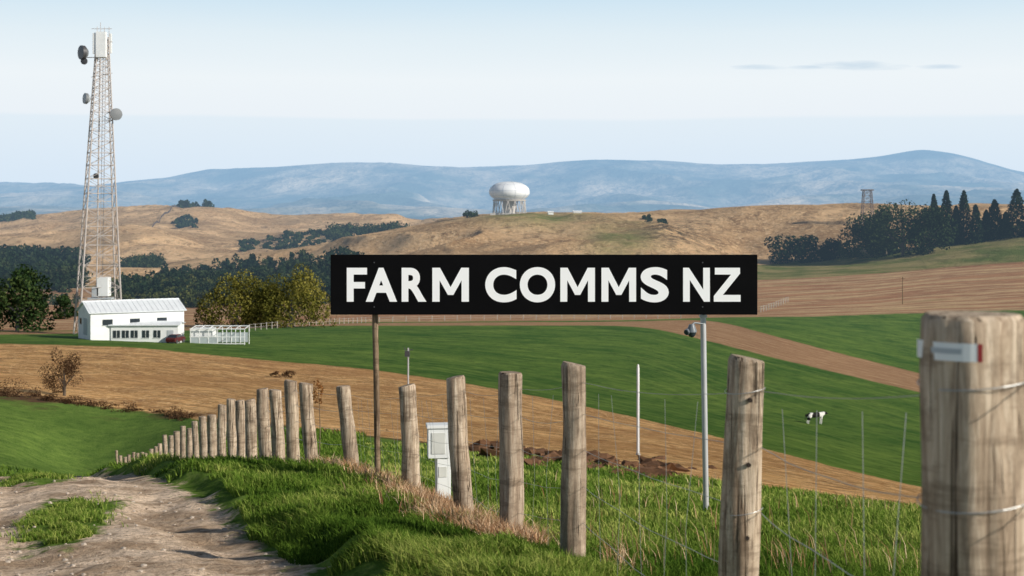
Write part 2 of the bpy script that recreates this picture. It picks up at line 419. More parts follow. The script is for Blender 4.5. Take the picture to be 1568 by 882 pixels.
# ------------------------------------------------------------------ wooden fence
fence = empty('wire_fence', (0, 8, H(.3, 8)))
POSTS = [(1492,1488,480,2.9,.102),(1142,1128,548,5.25,.068),(877,880,557,8.0,.067),(783,781,570,9.35,.076),
 (697,714,577,11.2,.074),(622,634,590,14.3,.086),(526,541,591,18,.09),(468,480,587,18.7,.088),(444,452,583,19.5,.085),
 (422,428,597,20.1,.09),(402,408,595,20.8,.09),(382,388,612,21.8,.09),(368,370,613,23.2,.08),(354,357,611,25,.08),(339,341,620,28,.085)]
tops = []
for i, (pt, pb, pyt, y, r) in enumerate(POSTS):
    top = Vector(((pt-CX)/F*y, y, (HY-pyt)/F*y))
    xb_ = (pb-CX)/F*y; zb = H(xb_, y)-.15; b = Vector((xb_, y, zb))
    mb = MB(); n = 30 if y < 10 else 14; pts = []; rr = []
    for k in range(n):
        t = k/(n-1); p = b.lerp(top, t); p.x += .008*math.sin(t*5+i*2); pts.append(p); rr.append(r*(1.06-.08*t))
    tp = pts[-1]; pts[-1] = tp-Vector((0,0,.012)); pts.append(tp+Vector((.003*math.sin(i),0,0))); rr.append(rr[-1]*.9)
    mb.tube(pts, rr, 48 if y < 10 else 18, 0, True, .16, i)
    mb.build('post_%d' % (i+1), M_wood, fence, True)
    tops.append((b, top, r))
far = [(325,31),(312,34),(300,37.5),(290,41),(280,45),(271,48.5),(262,52),(253.5,55.5),(245.5,59),(238,62),(231,65),(224,68),(217,71),(210,74),(203.5,77),(197,80),(191,83),(185,86),(179,89)]
mb = MB()
for i, (px, y) in enumerate(far):
    g = site(px, y); x2 = g.x+random.uniform(-.04,.06); hh = random.uniform(1.25,1.5)
    r = random.uniform(.085,.115)
    mb.tube([g-Vector((0,0,.2)), g+Vector((0,0,hh*.5)), Vector((x2,g.y,g.z+hh)), Vector((x2,g.y,g.z+hh+.01))], [r,r,r*.95,r*.8], 10, 0, True, .1, i)
    tops.append((g-Vector((0,0,.15)), Vector((x2,g.y,g.z+hh)), r))
mb.build('downhill_posts', M_wood, fence, True)
mb = MB()
lv = [.14,.30,.46,.62,.78,.92]
for i in range(len(tops)-1):
    (b0,t0,r0),(b1,t1,r1) = tops[i], tops[i+1]
    for j, f in enumerate(lv):
        a = b0.lerp(t0, f)+Vector((r0*.75,-r0*.6,0)); c = b1.lerp(t1, f)+Vector((r1*.75,-r1*.6,0))
        n = 10; pts = []
        for k in range(n+1):
            t = k/n; p = a.lerp(c, t); p.z -= .03*math.sin(math.pi*t)*(1+.7*math.sin(i*3+j*5)); p.x += .008*math.sin(t*17+j); pts.append(p)
        mb.tube(pts, .0015 if i < 6 else .003, 4, 0, False)
    if i < 6:
        L = (b1-b0).length; ns = int(L/.45)
        for k in range(1, ns+1):
            t = k/(ns+1)+.02*math.sin(k*4+i)
            lo = b0.lerp(t0, .12).lerp(b1.lerp(t1, .12), t); hi = b0.lerp(t0, .9).lerp(b1.lerp(t1, .9), t)
            mb.tube([lo+Vector((r0*.75,-r0*.6,0)), (lo+hi)/2+Vector((r0*.75+.02*math.sin(k*2.7),-r0*.6,-.02)), hi+Vector((r0*.75+.03*math.sin(k),-r0*.6,-.03))], .0012, 4, 0, False)
b0, t0, r0 = tops[0]
for f in lv:
    a = b0.lerp(t0, f)+Vector((r0*.75,-r0*.6,0))
    mb.tube([a, a+Vector((.25,-1.6,.03)), a+Vector((.4,-4,.1))], .0014, 4, 0, False)
def wrap(b, t, r, f, turns=1.0, tilt=.01):
    c = b.lerp(t, f); pts = []
    for k in range(33):
        a = 2*math.pi*k/32*turns; pts.append(c+Vector((math.cos(a)*(r*1.09), math.sin(a)*(r*1.09), tilt*math.sin(a*1.3))))
    mb.tube(pts, .0014, 5, 0, False)
for f in lv[2:]: wrap(b0, t0, r0, f)
for f in (.62,.92): wrap(*tops[1], f)
c0 = b0.lerp(t0, .62)+Vector((-r0,-r0*.4,0))
mb.tube([c0, c0+Vector((.06,-.09,-.05)), c0+Vector((.14,-.11,-.10)), c0+Vector((.24,-.10,-.17))], .0018, 5, 0, False)
mb.build('wires', M_wire, fence)
b, t, r = tops[1]; mb = MB()
for f in (.35,.56,.74,.90):
    c = b.lerp(t, f)+Vector((.12*r,-r*.97,0))
    mb.tube([c+Vector((0,.012,0)), c+Vector((0,-.0065,0))], .0085, 10)
mb.build('bolt_holes', simple('knot_dark', (.03,.02,.015), .9), fence, True)
def arc_plate(c, r, a0, a1, z0, z1):
    m2 = MB(); n = 12
    for k in range(n):
        q0 = a0+(a1-a0)*k/n; q1 = a0+(a1-a0)*(k+1)/n
        m2.poly([c+Vector((math.cos(q)*r, math.sin(q)*r, z)) for q, z in ((q0,z0),(q1,z0),(q1,z1),(q0,z1))])
    return m2
b, t, r = tops[0]; cz = b.lerp(t, .93); cz.z = (HY-540)/F*2.8
arc_plate(cz, r*1.12, math.radians(176), math.radians(255), -.018, .018).build('label_plate', M_white, fence, True)
arc_plate(cz, r*1.125, math.radians(255.2), math.radians(260), -.018, .018).build('label_end', M_red, fence, True)
arc_plate(cz, r*1.13, math.radians(205), math.radians(240), -.004, .007).build('label_print', M_grey, fence, True)

# ------------------------------------------------------------------ sign
sy = 14.5
sg = empty('farm_sign', (0.3, sy, H(.3, sy)))
mb = MB()
def sx_(p): return (p-CX)/F*sy
def sz_(p): return (HY-p)/F*sy
mb.box(((sx_(506)+sx_(1160))/2, sy+.02, (sz_(390)+sz_(482))/2), (sx_(1160)-sx_(506), .035, sz_(390)-sz_(482)))
mb.build('board', M_black, sg, False, .004)
mb = MB()
gl = H(-1.37, 14.62); gr_ = H(1.99, 14.62)
mb.tube([(-1.375,14.62,gl-.3),(-1.395,14.62,(gl+sz_(395))/2),(-1.42,14.62,sz_(394))], .031, 12, 0, True, .05)
mb.build('timber_pole', M_wood2, sg, True)
mb = MB()
mb.tube([(2.0,14.62,gr_-.3),(1.955,14.62,sz_(394))], .029, 14, 0)
for z in (sz_(405), sz_(467)):
    mb.box((1.96,14.583,z), (.11,.03,.03)); 
mb.box((1.965,14.62,sz_(484)-.01), (.075,.075,.02))
mb.build('steel_pole', M_steel, sg, True)
mb = MB()
for px in (573,1076):
    for py in (402,470):
        mb.tube([(sx_(px),sy+.01,sz_(py)),(sx_(px),sy-.001,sz_(py))], .007, 10)
mb.build('bolts', M_dark, sg)
LET = [('F',531,562),('A',560,608),('R',615,653),('M',662,718),('C',743,791),('O',796,850),('M',858,911),('M',921,974),('S',981,1024),('N',1046,1087),('Z',1093,1134)]
POLY = {'M':[(0,0),(0,1),(.21,1),(.5,.43),(.79,1),(1,1),(1,0),(.80,0),(.80,.63),(.575,.20),(.425,.20),(.20,.63),(.20,0)],
        'N':[(0,0),(0,1),(.22,1),(.75,.36),(.75,1),(1,1),(1,0),(.78,0),(.25,.64),(.25,0)],
        'F':[(0,0),(0,1),(1,1),(1,.80),(.34,.80),(.34,.58),(.90,.58),(.90,.39),(.34,.39),(.34,0)],
        'Z':[(0,0),(0,.17),(.64,.80),(.04,.80),(.04,1),(.98,1),(.98,.83),(.34,.20),(1,.20),(1,0)]}
mbt = MB()
for ch, a, b in LET:
    ro = 1.0 if ch in 'COS' else 0
    zt = sz_(410-ro); zb = sz_(462+ro)
    if ch in POLY:
        mbt.poly([(sx_(a)+u*(sx_(b)-sx_(a)), sy-.0005, zb+v*(zt-zb)) for u, v in POLY[ch]][::-1]); continue
    cu = bpy.data.curves.new('t', 'FONT'); cu.body = ch; cu.offset = .038; cu.resolution_u = 10; cu.extrude = 0
    o = bpy.data.objects.new('t', cu); scene.collection.objects.link(o); bpy.context.view_layer.update()
    me = bpy.data.meshes.new_from_object(o.evaluated_get(bpy.context.evaluated_depsgraph_get()))
    V = [v.co.copy() for v in me.vertices]; x0 = min(v.x for v in V); x1 = max(v.x for v in V); y0 = min(v.y for v in V); y1 = max(v.y for v in V)
    n0 = len(mbt.v)
    for v in V: mbt.v.append(Vector((sx_(a)+(v.x-x0)/(x1-x0)*(sx_(b)-sx_(a)), sy-.0005, zb+(v.y-y0)/(y1-y0)*(zt-zb))))
    for p in me.polygons: mbt.f.append(tuple(n0+i for i in p.vertices)); mbt.m.append(0)
    bpy.data.objects.remove(o); bpy.data.meshes.remove(me)
mbt.build('lettering', M_letter, sg)
mb = MB()
z = sz_(506); x = sx_(1060)
mb.tube([(1.955,14.60,sz_(497)),(x+.03,14.56,sz_(495)),(x,14.54,sz_(498))], .010, 8, 0)
mb.tube([(x,14.54,sz_(497)),(x,14.54,z),(x,14.54,z-.02)], [.028,.05,.052], 16, 0)
mb.tube([(x,14.54,z-.02),(x,14.54,z-.045),(x,14.54,z-.066),(x,14.54,z-.074)], [.047,.04,.025,.006], 16, 1)
mb.tube([(x-.02,14.56,z-.0),(x-.06,14.50,z-.02)], [.028,.030], 12, 0)
mb.tube([(x-.06,14.50,z-.02),(x-.063,14.496,z-.022)], [.026,.024], 12, 1)
mb.build('security_camera', [simple('camera_housing', (.16,.18,.20), .4), M_glass], sg, True)

# ------------------------------------------------------------------ white utility marker
g = Vector(((680-CX)/F*13.4, 13.4, 0)); g.z = H(g.x, 13.4)
e = empty('utility_box', g); mb = MB()
mb.tube([g+Vector((0,0,-.2)), g+Vector((-.02,0,.5))], .06, 4, 0)
mb.box(g+Vector((-.01,0,.26)), (.13,.13,.5), 0, .2)
mb.box(g+Vector((-.055,0,.62)), (.2,.17,.28), 0, .12)
mb.box(g+Vector((-.055,0,.775)), (.225,.2,.03), 0, .12)
mb.box(g+Vector((-.05,-.088,.62)), (.13,.006,.2), 1, .12)
mb.box(g+Vector((-.01,-.069,.35)), (.08,.006,.1), 1, .2)
mb.build('cabinet', [M_white, simple('offwhite_panel', (.62,.62,.58), .6, sc=8)], e, False, .006)

g = ground_at(977, 697, 30, 120); h = (697-558)/F*g.y
e = empty('marker_pole', g); mb = MB(); mb.tube([g-Vector((0,0,.3)), g+Vector((0,0,h*.96)), g+Vector((0,0,h))], [.07,.065,.04], 12)
mb.tube([g+Vector((0,0,.0)), g+Vector((0,0,.12))], [.12,.09], 12, 1); mb.build('pole', [M_white, M_conc], e, True)
g = ground_at(625, 592, 90, 220); s = g.y/F; e = empty('weather_pole', g); mb = MB()
mb.tube([g-Vector((0,0,.3)), g+Vector((0,0,59*s))], .09, 8)
mb.box(g+Vector((-.1,0,50*s)), (.55,.35,.65), 1); mb.box(g+Vector((.1,0,56*s)), (.9,.08,.08), 1); mb.tube([g+Vector((-.4,0,56*s)), g+Vector((-.4,0,60*s))], .05, 6, 1)
mb.build('pole', [M_steel, M_dark], e)
g = ground_at(1382, 466, 450, 700); s = g.y/F; e = empty('power_pole', g); mb = MB()
mb.tube([g-Vector((0,0,.3)), g+Vector((0,0,42*s))], [.2,.14], 8); mb.box(g+Vector((0,0,39*s)), (2.2,.12,.14)); mb.build('pole', M_wood2, e)

# ------------------------------------------------------------------ communications tower
ty = 252.0; g = site(150, ty); s = ty/F
tower = empty('communications_tower', g)
Htop = (HY-58)*s-g.z; rot = math.radians(24)
topc = Vector(((157-CX)*s, ty, g.z+Htop))
def twr(h):
    t = h/Htop; w = 7.4*(1-t)+1.85*t if t < 1 else 1.85
    c = g.lerp(topc, t); R = Matrix.Rotation(rot, 3, 'Z')
    return [c+R@Vector((a*w/2, b*w/2, 0)) for a, b in ((-1,-1),(1,-1),(1,1),(-1,1))]
hs = [0]
while hs[-1] < Htop-1: hs.append(min(Htop, hs[-1]+max(1.3, 4.0*(1-hs[-1]/Htop)+.5)))
mb = MB()
for i in range(len(hs)-1):
    A = twr(hs[i]); B = twr(hs[i+1]); r = .18-.07*hs[i]/Htop
    for k in range(4):
        mb.tube([A[k], B[k]], r, 6, 0, False); k2 = (k+1)%4
        mb.tube([B[k], B[k2]], .06, 4, 0, False)
        mb.tube([A[k], B[k2]], .055, 4, 0, False); mb.tube([A[k2], B[k]], .055, 4, 0, False)
        if i < 8:
            m1 = (A[k]+B[k])/2; m2 = (A[k2]+B[k2])/2; mb.tube([m1, m2], .045, 4, 0, False)
lad = Vector((.35,.2,0))
for o in (-.25,.25): mb.tube([g+lad+Vector((o,0,0)), topc+lad+Vector((o,0,0))], .05, 4, 0, False)
mb.tube([g+Vector((-.4,.1,0)), topc+Vector((-.4,.1,0))], .14, 6, 0, False)
for k in range(0, int(Htop*1.6)): 
    p = g.lerp(topc, k/(Htop*1.6))+lad; mb.tube([p-Vector((.25,0,0)), p+Vector((.25,0,0))], .025, 4, 0, False)
mb.build('lattice_mast', M_steelf, tower)
mb = MB()
def at(px, py, dy=-1.5): return Vector(((px-CX)*s, ty+dy, (HY-py)*s))
mb.box(at(159,70), (1.8,.9,4.5)); mb.box(at(149,68), (.7,.5,3.7)); mb.box(at(168,66,.5), (.45,.4,3.5)); mb.box(at(146,82,.8), (.5,.5,2.6))
mb.box(at(164,438,-2), (2.0,2.0,3.3)); mb.box(at(153,446,-2.4), (1.2,1.2,1.8), 1); mb.box(at(160,456,-2), (4.2,2.4,.25), 1)
mb.build('panel_antennas', [M_white, M_grey], tower, False, .05)
mb = MB()
for px in (149,154,160,167): mb.tube([at(px,58,0), at(px, 34 if px == 154 else 41, 0)], .05, 5)
mb.tube([at(140,44,0), at(171,44,0)], .05, 5); mb.tube([at(143,64,0), at(172,64,0)], .06, 5); mb.tube([at(128,88,0), at(168,88,0)], .07, 5); mb.tube([at(140,118,0), at(172,112,0)], .05, 5)
mb.tube([at(142,152,0), at(132,152,-1)], .07, 5); mb.tube([at(165,182,0), at(178,180,-1)], .07, 5)
mb.build('aerials', M_steelf, tower)
def dish(name, c, r, d, mats):
    m2 = MB(); d = Vector(d).normalized(); c = Vector(c)
    m2.tube([c-d*r*.75, c-d*r*.6, c-d*r*.15], [r*.15,r*.55,r*.98], 20, 0)
    m2.tube([c-d*r*.15, c+d*r*.35], [r,r], 20, 1, False)
    m2.tube([c+d*r*.33, c+d*r*.42, c+d*r*.46], [r*.99,r*.6,r*.08], 20, 0)
    m2.build(name, mats, tower, True)
M_dg = simple('dish_grey', (.16,.17,.18), .6, sc=.6)
dish('dish_1', at(131,82), 1.25, (-.8,-.7,0), [M_dg, M_dark]); dish('dish_2', at(136,152), .95, (-.8,-.6,.05), [M_grey, M_dg])
dish('dish_3', at(181,176), 1.05, (.5,-.8,0), [M_dg, M_steel]); dish('dish_4', at(133,95), .6, (-.2,-1,0), [M_dark, M_dark])
dish('dish_5', at(151,270), .5, (-.2,-1,0), [M_dark, M_dark])

# ------------------------------------------------------------------ white farm buildings
def shed(name, c, w, d, h, rh, rot, fund=2.0):
    e = empty(name, c); R = Matrix.Rotation(rot, 3, 'Z'); c = Vector(c)
    def L(x, y, z): return c+R@Vector((x, y, z))
    mb = MB()
    X, Y = w/2, d/2
    mb.poly([L(-X,-Y,-fund),L(X,-Y,-fund),L(X,-Y,h),L(-X,-Y,h)]); mb.poly([L(X,Y,-fund),L(-X,Y,-fund),L(-X,Y,h),L(X,Y,h)])
    mb.poly([L(-X,Y,-fund),L(-X,-Y,-fund),L(-X,-Y,h),L(-X,0,h+rh),L(-X,Y,h)], 1); mb.poly([L(X,-Y,-fund),L(X,Y,-fund),L(X,Y,h),L(X,0,h+rh),L(X,-Y,h)])
    mb.build('walls', [M_white, M_white], e)
    mb = MB(); ov = .35; sl = rh/Y
    for sgn in (-1,1):
        a = [(-X-ov, sgn*(Y+ov), h-sl*ov), (X+ov, sgn*(Y+ov), h-sl*ov), (X+ov, 0, h+rh), (-X-ov, 0, h+rh)]
        up = .12
        lo = [L(x,y,z+.01) for x,y,z in a]; hi = [L(x,y,z+up) for x,y,z in a]
        mb.poly(lo[::-1]); mb.poly(hi)
        for k in range(4): mb.poly([lo[k], lo[(k+1)%4], hi[(k+1)%4], hi[k]])
        nr = int(w/.8)
        for k in range(nr+1):
            x = -X+w*k/nr; p = L(x, sgn*(Y+ov), h-sl*ov+up+.02); q = L(x, 0, h+rh+up+.02); mb.tube([p,q], .035, 4, 0, False)
    mb.tube([L(-X-ov,0,h+rh+.12), L(X+ov,0,h+rh+.12)], .12, 8)
    mb.build('roof', M_roof, e)
    return e, L
br = math.radians(30); bd = 234.0; bs = bd/F
e, L = shed('white_barn', Vector(((201-CX)*bs, bd, (HY-508)*bs)), 15.2, 8.2, 3.6, 1.5, br)
mb = MB()
for x in (-4.9,-.5,3.9): mb.box(L(x,-4.13,2.0), (1.6,.06,.9), 0, br); mb.box(L(x,-4.14,1.5), (1.9,.12,.08), 1, br)
mb.box(L(-7.63,-.8,1.2), (.06,2.4,2.7), 1, br); mb.box(L(-7.63,2.4,1.9), (.06,1.1,1), 0, br)
mb.build('openings', [M_glass, M_grey], e)
g2 = ground_at(245, 523, 180, 300)
bx = lambda p: (p-CX)/F*g2.y
c = Vector((bx(228), g2.y-1, g2.z)); e, L = shed('farm_office', c, 10.6, 5, 2.9, .3, math.radians(4))
mb = MB()
for x in (-4.4,-3.0,-1.6,0.2,2.0): mb.box(L(x,-2.53,1.5), (1.1,.06,1.2), 0, .07); mb.box(L(x,-2.56,1.5), (.06,.06,1.2), 1, .07); mb.box(L(x,-2.55,.85), (1.3,.1,.07), 1, .07)
mb.box(L(4.1,-2.53,1.05), (1.0,.06,2.1), 2, .07)
mb.build('openings', [M_glass, M_white, M_grey], e)
c = Vector((bx(334), g2.y+1.5, H(bx(334), g2.y+1.5))); e = empty('glasshouse', c); mb = MB()
for i in range(7):
    x = c.x-4.4+i*8.8/6
    for yy in (-2,2): mb.tube([(x,c.y+yy,c.z-.8),(x,c.y+yy,c.z+2.5)], .07, 6)
    mb.tube([(x,c.y-2,c.z+2.5),(x,c.y+2,c.z+2.7)], .06, 6)
for yy, z in ((-2,2.5),(2,2.7),(-2,1.2),(-2,.1)): mb.box((c.x,c.y+yy,c.z+z), (9,.14,.14))
for i in range(3): mb.box((c.x-3.7+i*1.47,c.y-2.0,c.z+.65), (1.3,.05,1.0), 1)
mb.box((c.x+1.2,c.y+2.05,c.z+.8), (6,.05,1.6), 1)
mb.box((c.x-2.7,c.y+.2,c.z+1.25), (3.4,3.4,2.4), 0)
mb.build('frame', [M_white, simple('polycarbonate', (.45,.5,.52), .3, sc=2)], e)
def car(name, c, col, rot=0):
    e = empty(name, c); c = Vector(c); R = Matrix.Rotation(rot, 3, 'Z')
    prof = [(-1.9,.35),(-1.95,.75),(-1.75,.95),(-1.35,1.0),(-.9,1.42),(.4,1.45),(1.0,1.0),(1.75,.9),(1.92,.7),(1.9,.35)]
    mb = MB()
    for yy, k in ((-.8,1),(.8,1)):
        for x, z in prof: mb.v.append(c+R@Vector((x, yy*(.8 if z > 1.1 else 1), z)))
    n = len(prof)
    for i in range(n): mb.f.append((i, (i+1)%n, (i+1)%n+n, i+n)); mb.m.append(1 if i in (3,5) else 0)
    mb.f.append(tuple(range(n))[::-1]); mb.m.append(0); mb.f.append(tuple(range(n,2*n))); mb.m.append(0)
    for sg_ in (-1,1): mb.poly([c+R@Vector((x, sg_*(.81 if z < 1.1 else .72), z)) for x, z in ((-1.2,1.04),(-.85,1.36),(.35,1.38),(.85,1.04))], 1)
    for x in (-1.2,1.2):
        for yy in (-.76,.76): mb.tube([c+R@Vector((x,yy-.1,.33)), c+R@Vector((x,yy+.1,.33))], .33, 14, 2)
    mb.build('body', [col, M_glass, M_dark], e)
cy = g2.y-3.2; g = Vector((bx(276), cy, H(bx(276), cy))); car('parked_car', g, M_maroon, 1.35)

# ------------------------------------------------------------------ radome
ry = 1085.0; g = site(780, ry); s = ry/F
e = empty('radome', g)
def Z(py): return (HY-py)*s
mb = MB(); N = 40; prof = []
cz = Z(294); Rr = 31*s
for k in range(0, 21):
    a = math.radians(-50+k*140/20); ca = max(math.cos(a),0)**.85
    prof.append((Rr*ca, cz+(16*s if a > 0 else 15*s)*math.sin(a)))
mb.tube([(g.x,ry,z) for r,z in prof], [max(r,.05) for r,z in prof], N, 0)
mb.build('dome', M_whitef, e, True)
mb = MB()
for k in range(0, N, 4):
    a = 2*math.pi*k/N
    mb.tube([(g.x+math.cos(a)*(r+.04), ry+math.sin(a)*(r+.04), z) for r, z in prof], .10, 4, 0, False)
for j in (4,8,13): 
    r, z = prof[j]; mb.tube([(g.x+math.cos(q)*(r+.04), ry+math.sin(q)*(r+.04), z) for q in np.linspace(0,2*math.pi,49)], .10, 4, 0, False)
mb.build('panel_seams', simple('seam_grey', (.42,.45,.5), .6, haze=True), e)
mb = MB(); zb = g.z-3
mb.tube([(g.x,ry,Z(308)),(g.x,ry,Z(305.5))], [25*s,26*s], 32, 0)
mb.tube([(g.x,ry,zb),(g.x,ry,Z(306))], [8*s,11*s], 20, 0)
for k in range(14):
    a = 2*math.pi*(k+.3)/14
    for q in (a+.22, a-.22): mb.tube([(g.x+math.cos(a)*24*s, ry+math.sin(a)*24*s, Z(306)), (g.x+math.cos(q)*26*s, ry+math.sin(q)*26*s, zb)], .32, 6, 0)
mb.box((g.x,ry,Z(328)), (58*s,36*s,1.6), 1)
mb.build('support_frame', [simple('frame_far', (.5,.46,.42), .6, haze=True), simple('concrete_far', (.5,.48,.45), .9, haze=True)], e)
for px, w, h in ((843,9,5),(884,14,4.5)):
    g = site(px, 1080); s = g.y/F
    e, L = shed('hut', g, w*s*.9, 4, h*s*.7, h*s*.3, .1)
g = ground_at(1328, 343, 800, 1090); s = g.y/F; e = empty('lattice_tower', g); mb = MB(); hh = 52*s
def q4(t): 
    w = (9*(1-t)+5.5*t)*s; c = g+Vector((0,0,hh*t)); return [c+Vector((a*w, b*w, 0)) for a, b in ((-1,-1),(1,-1),(1,1),(-1,1))]
for i in range(6):
    A = q4(i/6); B = q4((i+1)/6)
    for k in range(4):
        mb.tube([A[k],B[k]], .28, 4); mb.tube([A[k],B[(k+1)%4]], .16, 4); mb.tube([A[(k+1)%4],B[k]], .16, 4); mb.tube([B[k],B[(k+1)%4]], .18, 4)
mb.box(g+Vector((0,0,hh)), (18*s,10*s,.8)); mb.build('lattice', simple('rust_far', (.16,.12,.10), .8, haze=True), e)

# ------------------------------------------------------------------ foliage
def leaf_mat(name, c0, c1, c2, tr=.25, haze=False):
    m = NT(name); t = m.attr('tint')
    col = m.ramp(t, [(0,c0),(.5,c1),(1,c2)])
    d = m.n('ShaderNodeBsdfDiffuse'); m.put(d.inputs[0], col); sh = d.outputs[0]
    if tr > 0:
        tl = m.n('ShaderNodeBsdfTranslucent'); m.put(tl.inputs[0], col)
        mx = m.n('ShaderNodeMixShader'); mx.inputs[0].default_value = tr; m.put(mx.inputs[1], sh); m.put(mx.inputs[2], tl.outputs[0]); sh = mx.outputs[0]
    return m.done(m.haze(sh) if haze else sh)
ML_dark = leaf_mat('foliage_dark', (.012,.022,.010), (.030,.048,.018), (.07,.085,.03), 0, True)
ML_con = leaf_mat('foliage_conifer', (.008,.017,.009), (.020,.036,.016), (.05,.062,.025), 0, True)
ML_olive = leaf_mat('foliage_olive', (.035,.042,.010), (.12,.115,.022), (.32,.27,.06), .05)
ML_green = leaf_mat('foliage_green', (.012,.028,.010), (.030,.055,.018), (.075,.10,.03), .05)
ML_brown = leaf_mat('foliage_brown', (.03,.017,.010), (.075,.040,.022), (.17,.10,.05), 0)
ML_grass = leaf_mat('grass_blades', (.045,.095,.012), (.15,.24,.034), (.46,.48,.13), .35)
ML_dry = leaf_mat('dry_grass', (.26,.12,.055), (.55,.33,.18), (.80,.60,.40), .3)

def leaf_cloud(Pc, S, T):
    n = len(Pc); a = rng.normal(size=(n,3)); a /= np.linalg.norm(a, axis=1)[:,None]
    b = rng.normal(size=(n,3)); b -= a*(a*b).sum(1)[:,None]; b /= np.linalg.norm(b, axis=1)[:,None]
    S = S[:,None]; k = rng.uniform(.5,1,(n,1))
    V = np.stack([Pc-a*S, Pc-b*S*k*.8, Pc+a*S*rng.uniform(.6,1,(n,1)), Pc+b*S*k], 1).reshape(-1,3)
    Fc = np.arange(n*4).reshape(-1,4)
    return V, Fc, np.repeat(np.clip(T,0,1), 4)
def broad_pts(c, R, z0, z1, n, lumps=18, dome=False):
    c = np.array(c); zc = (z0+z1)/2; hz = (z1-z0)/2
    u = rng.normal(size=(lumps,3)); u /= np.linalg.norm(u,axis=1)[:,None]; rad = rng.uniform(.35,.8,(lumps,1))
    if dome: u[:,2] = np.abs(u[:,2]); rad = rng.uniform(.6,.82,(lumps,1))
    lc = u*rad; lr = rng.uniform(.24,.40,lumps)*(.85 if dome else 1)
    lt = rng.uniform(.2,.75,lumps)
    k = rng.integers(0,lumps,n); v = rng.normal(size=(n,3)); v /= np.linalg.norm(v,axis=1)[:,None]
    rr = rng.uniform(.6 if dome else .45,1.08,n)**.6
    P = lc[k]+v*(lr[k]*rr)[:,None]
    P[:,0] /= np.percentile(np.abs(P[:,0]),97); P[:,1] /= np.percentile(np.abs(P[:,1]),97)
    P[:,2] = (P[:,2]-np.percentile(P[:,2],3))/(np.percentile(P[:,2],98)-np.percentile(P[:,2],3))*2-1
    P = P*np.array([R,R,hz])
    P[:,2] = np.maximum(P[:,2], -hz*1.02)
    return P+c+np.array([0,0,zc]), lt[k]+rng.uniform(-.22,.22,n)
def con_pts(c, R, h, n):
    lv_ = random.choice((7,9,11)); ph = random.random()*6
    t = rng.uniform(0,1,n)**1.35; saw = t*lv_-np.floor(t*lv_)
    ang = rng.uniform(0,2*math.pi,n); na = np.sin(ang*3+np.floor(t*lv_)*40+ph)*.2+np.sin(ang*7+t*30+ph)*.15
    r = R*(1-t)**.72*(.8+na)*rng.uniform(.2,1,n)**.5+R*.04
    r *= (1.08-.22*saw)
    P = np.stack([np.cos(ang)*r, np.sin(ang)*r, h*(.02+.98*t)-r*.12],1)
    return P+np.array(c), rng.uniform(.1,.8,n)
def tree(name, px, base, top, w, mat, n=5000, lumps=20, y0=100, y1=1050, clear=.12, leaf=2.4, y=None, dome=False):
    g = ground_at(px, base, y0, y1) if y is None else site(px, y)
    s = g.y/F; h = (base-top)*s; R = w/2*s; e = empty(name, g)
    mb = MB(); tr = max(.12, h*.028)
    mb.tube([g-Vector((0,0,.5)), g+Vector((.02*h,0,h*.3)), g+Vector((-.01*h,0,h*.6))], [tr*1.3,tr*.8,tr*.4], 8)
    for k in range(7):
        a = k*2.4+random.random(); q = g+Vector((0,0,h*random.uniform(.12,.35)))
        mb.tube([q, q+Vector((math.cos(a)*R*.35, math.sin(a)*R*.35, h*.18)), q+Vector((math.cos(a)*R*.65, math.sin(a)*R*.65, h*.33))], [tr*.5,tr*.3,tr*.1], 6)
    mb.build('trunk', M_bark, e, True)
    P, T = broad_pts((g.x,g.y,g.z), R, h*clear, h, n, lumps, dome)
    V, Fc, TT = leaf_cloud(P, rng.uniform(.6,1.2,n)*leaf*s, T)
    np_mesh('crown', V, Fc, 4, {'tint': TT}, mat, False, e)
def conifer(name, px, base, top, w, n=2600, y0=600, y1=1080):
    g = ground_at(px, base, y0, y1); s = g.y/F; h = (base-top)*s; e = empty(name, g)
    mb = MB(); mb.tube([g-Vector((0,0,.5)), g+Vector((0,0,h*.5)), g+Vector((0,0,h*.97))], [.5,.3,.06], 8); mb.build('trunk', M_bark, e)
    P, T = con_pts((g.x,g.y,g.z), w/2*s, h, n); V, Fc, TT = leaf_cloud(P, rng.uniform(.6,1.2,n)*2.0*s, T)
    np_mesh('crown', V, Fc, 4, {'tint': TT}, ML_con, False, e)
def mass(name, items, mat, leaf=2.4):
    Vs=[];Fs=[];Ts=[]; off=0
    for (x, y, z, R, h, n, kind) in items:
        if kind: P, T = con_pts((x,y,z), R, h, n)
        else: P, T = broad_pts((x,y,z-h*.1), R, 0, h*1.1, n, 7)
        V, Fc, TT = leaf_cloud(P, rng.uniform(.6,1.2,n)*leaf*y/F, T+rng.uniform(-.2,.2))
        Vs.append(V); Fs.append(Fc+off); Ts.append(TT); off += len(V)
    return np_mesh(name, np.concatenate(Vs), np.concatenate(Fs), 4, {'tint': np.concatenate(Ts)}, mat)

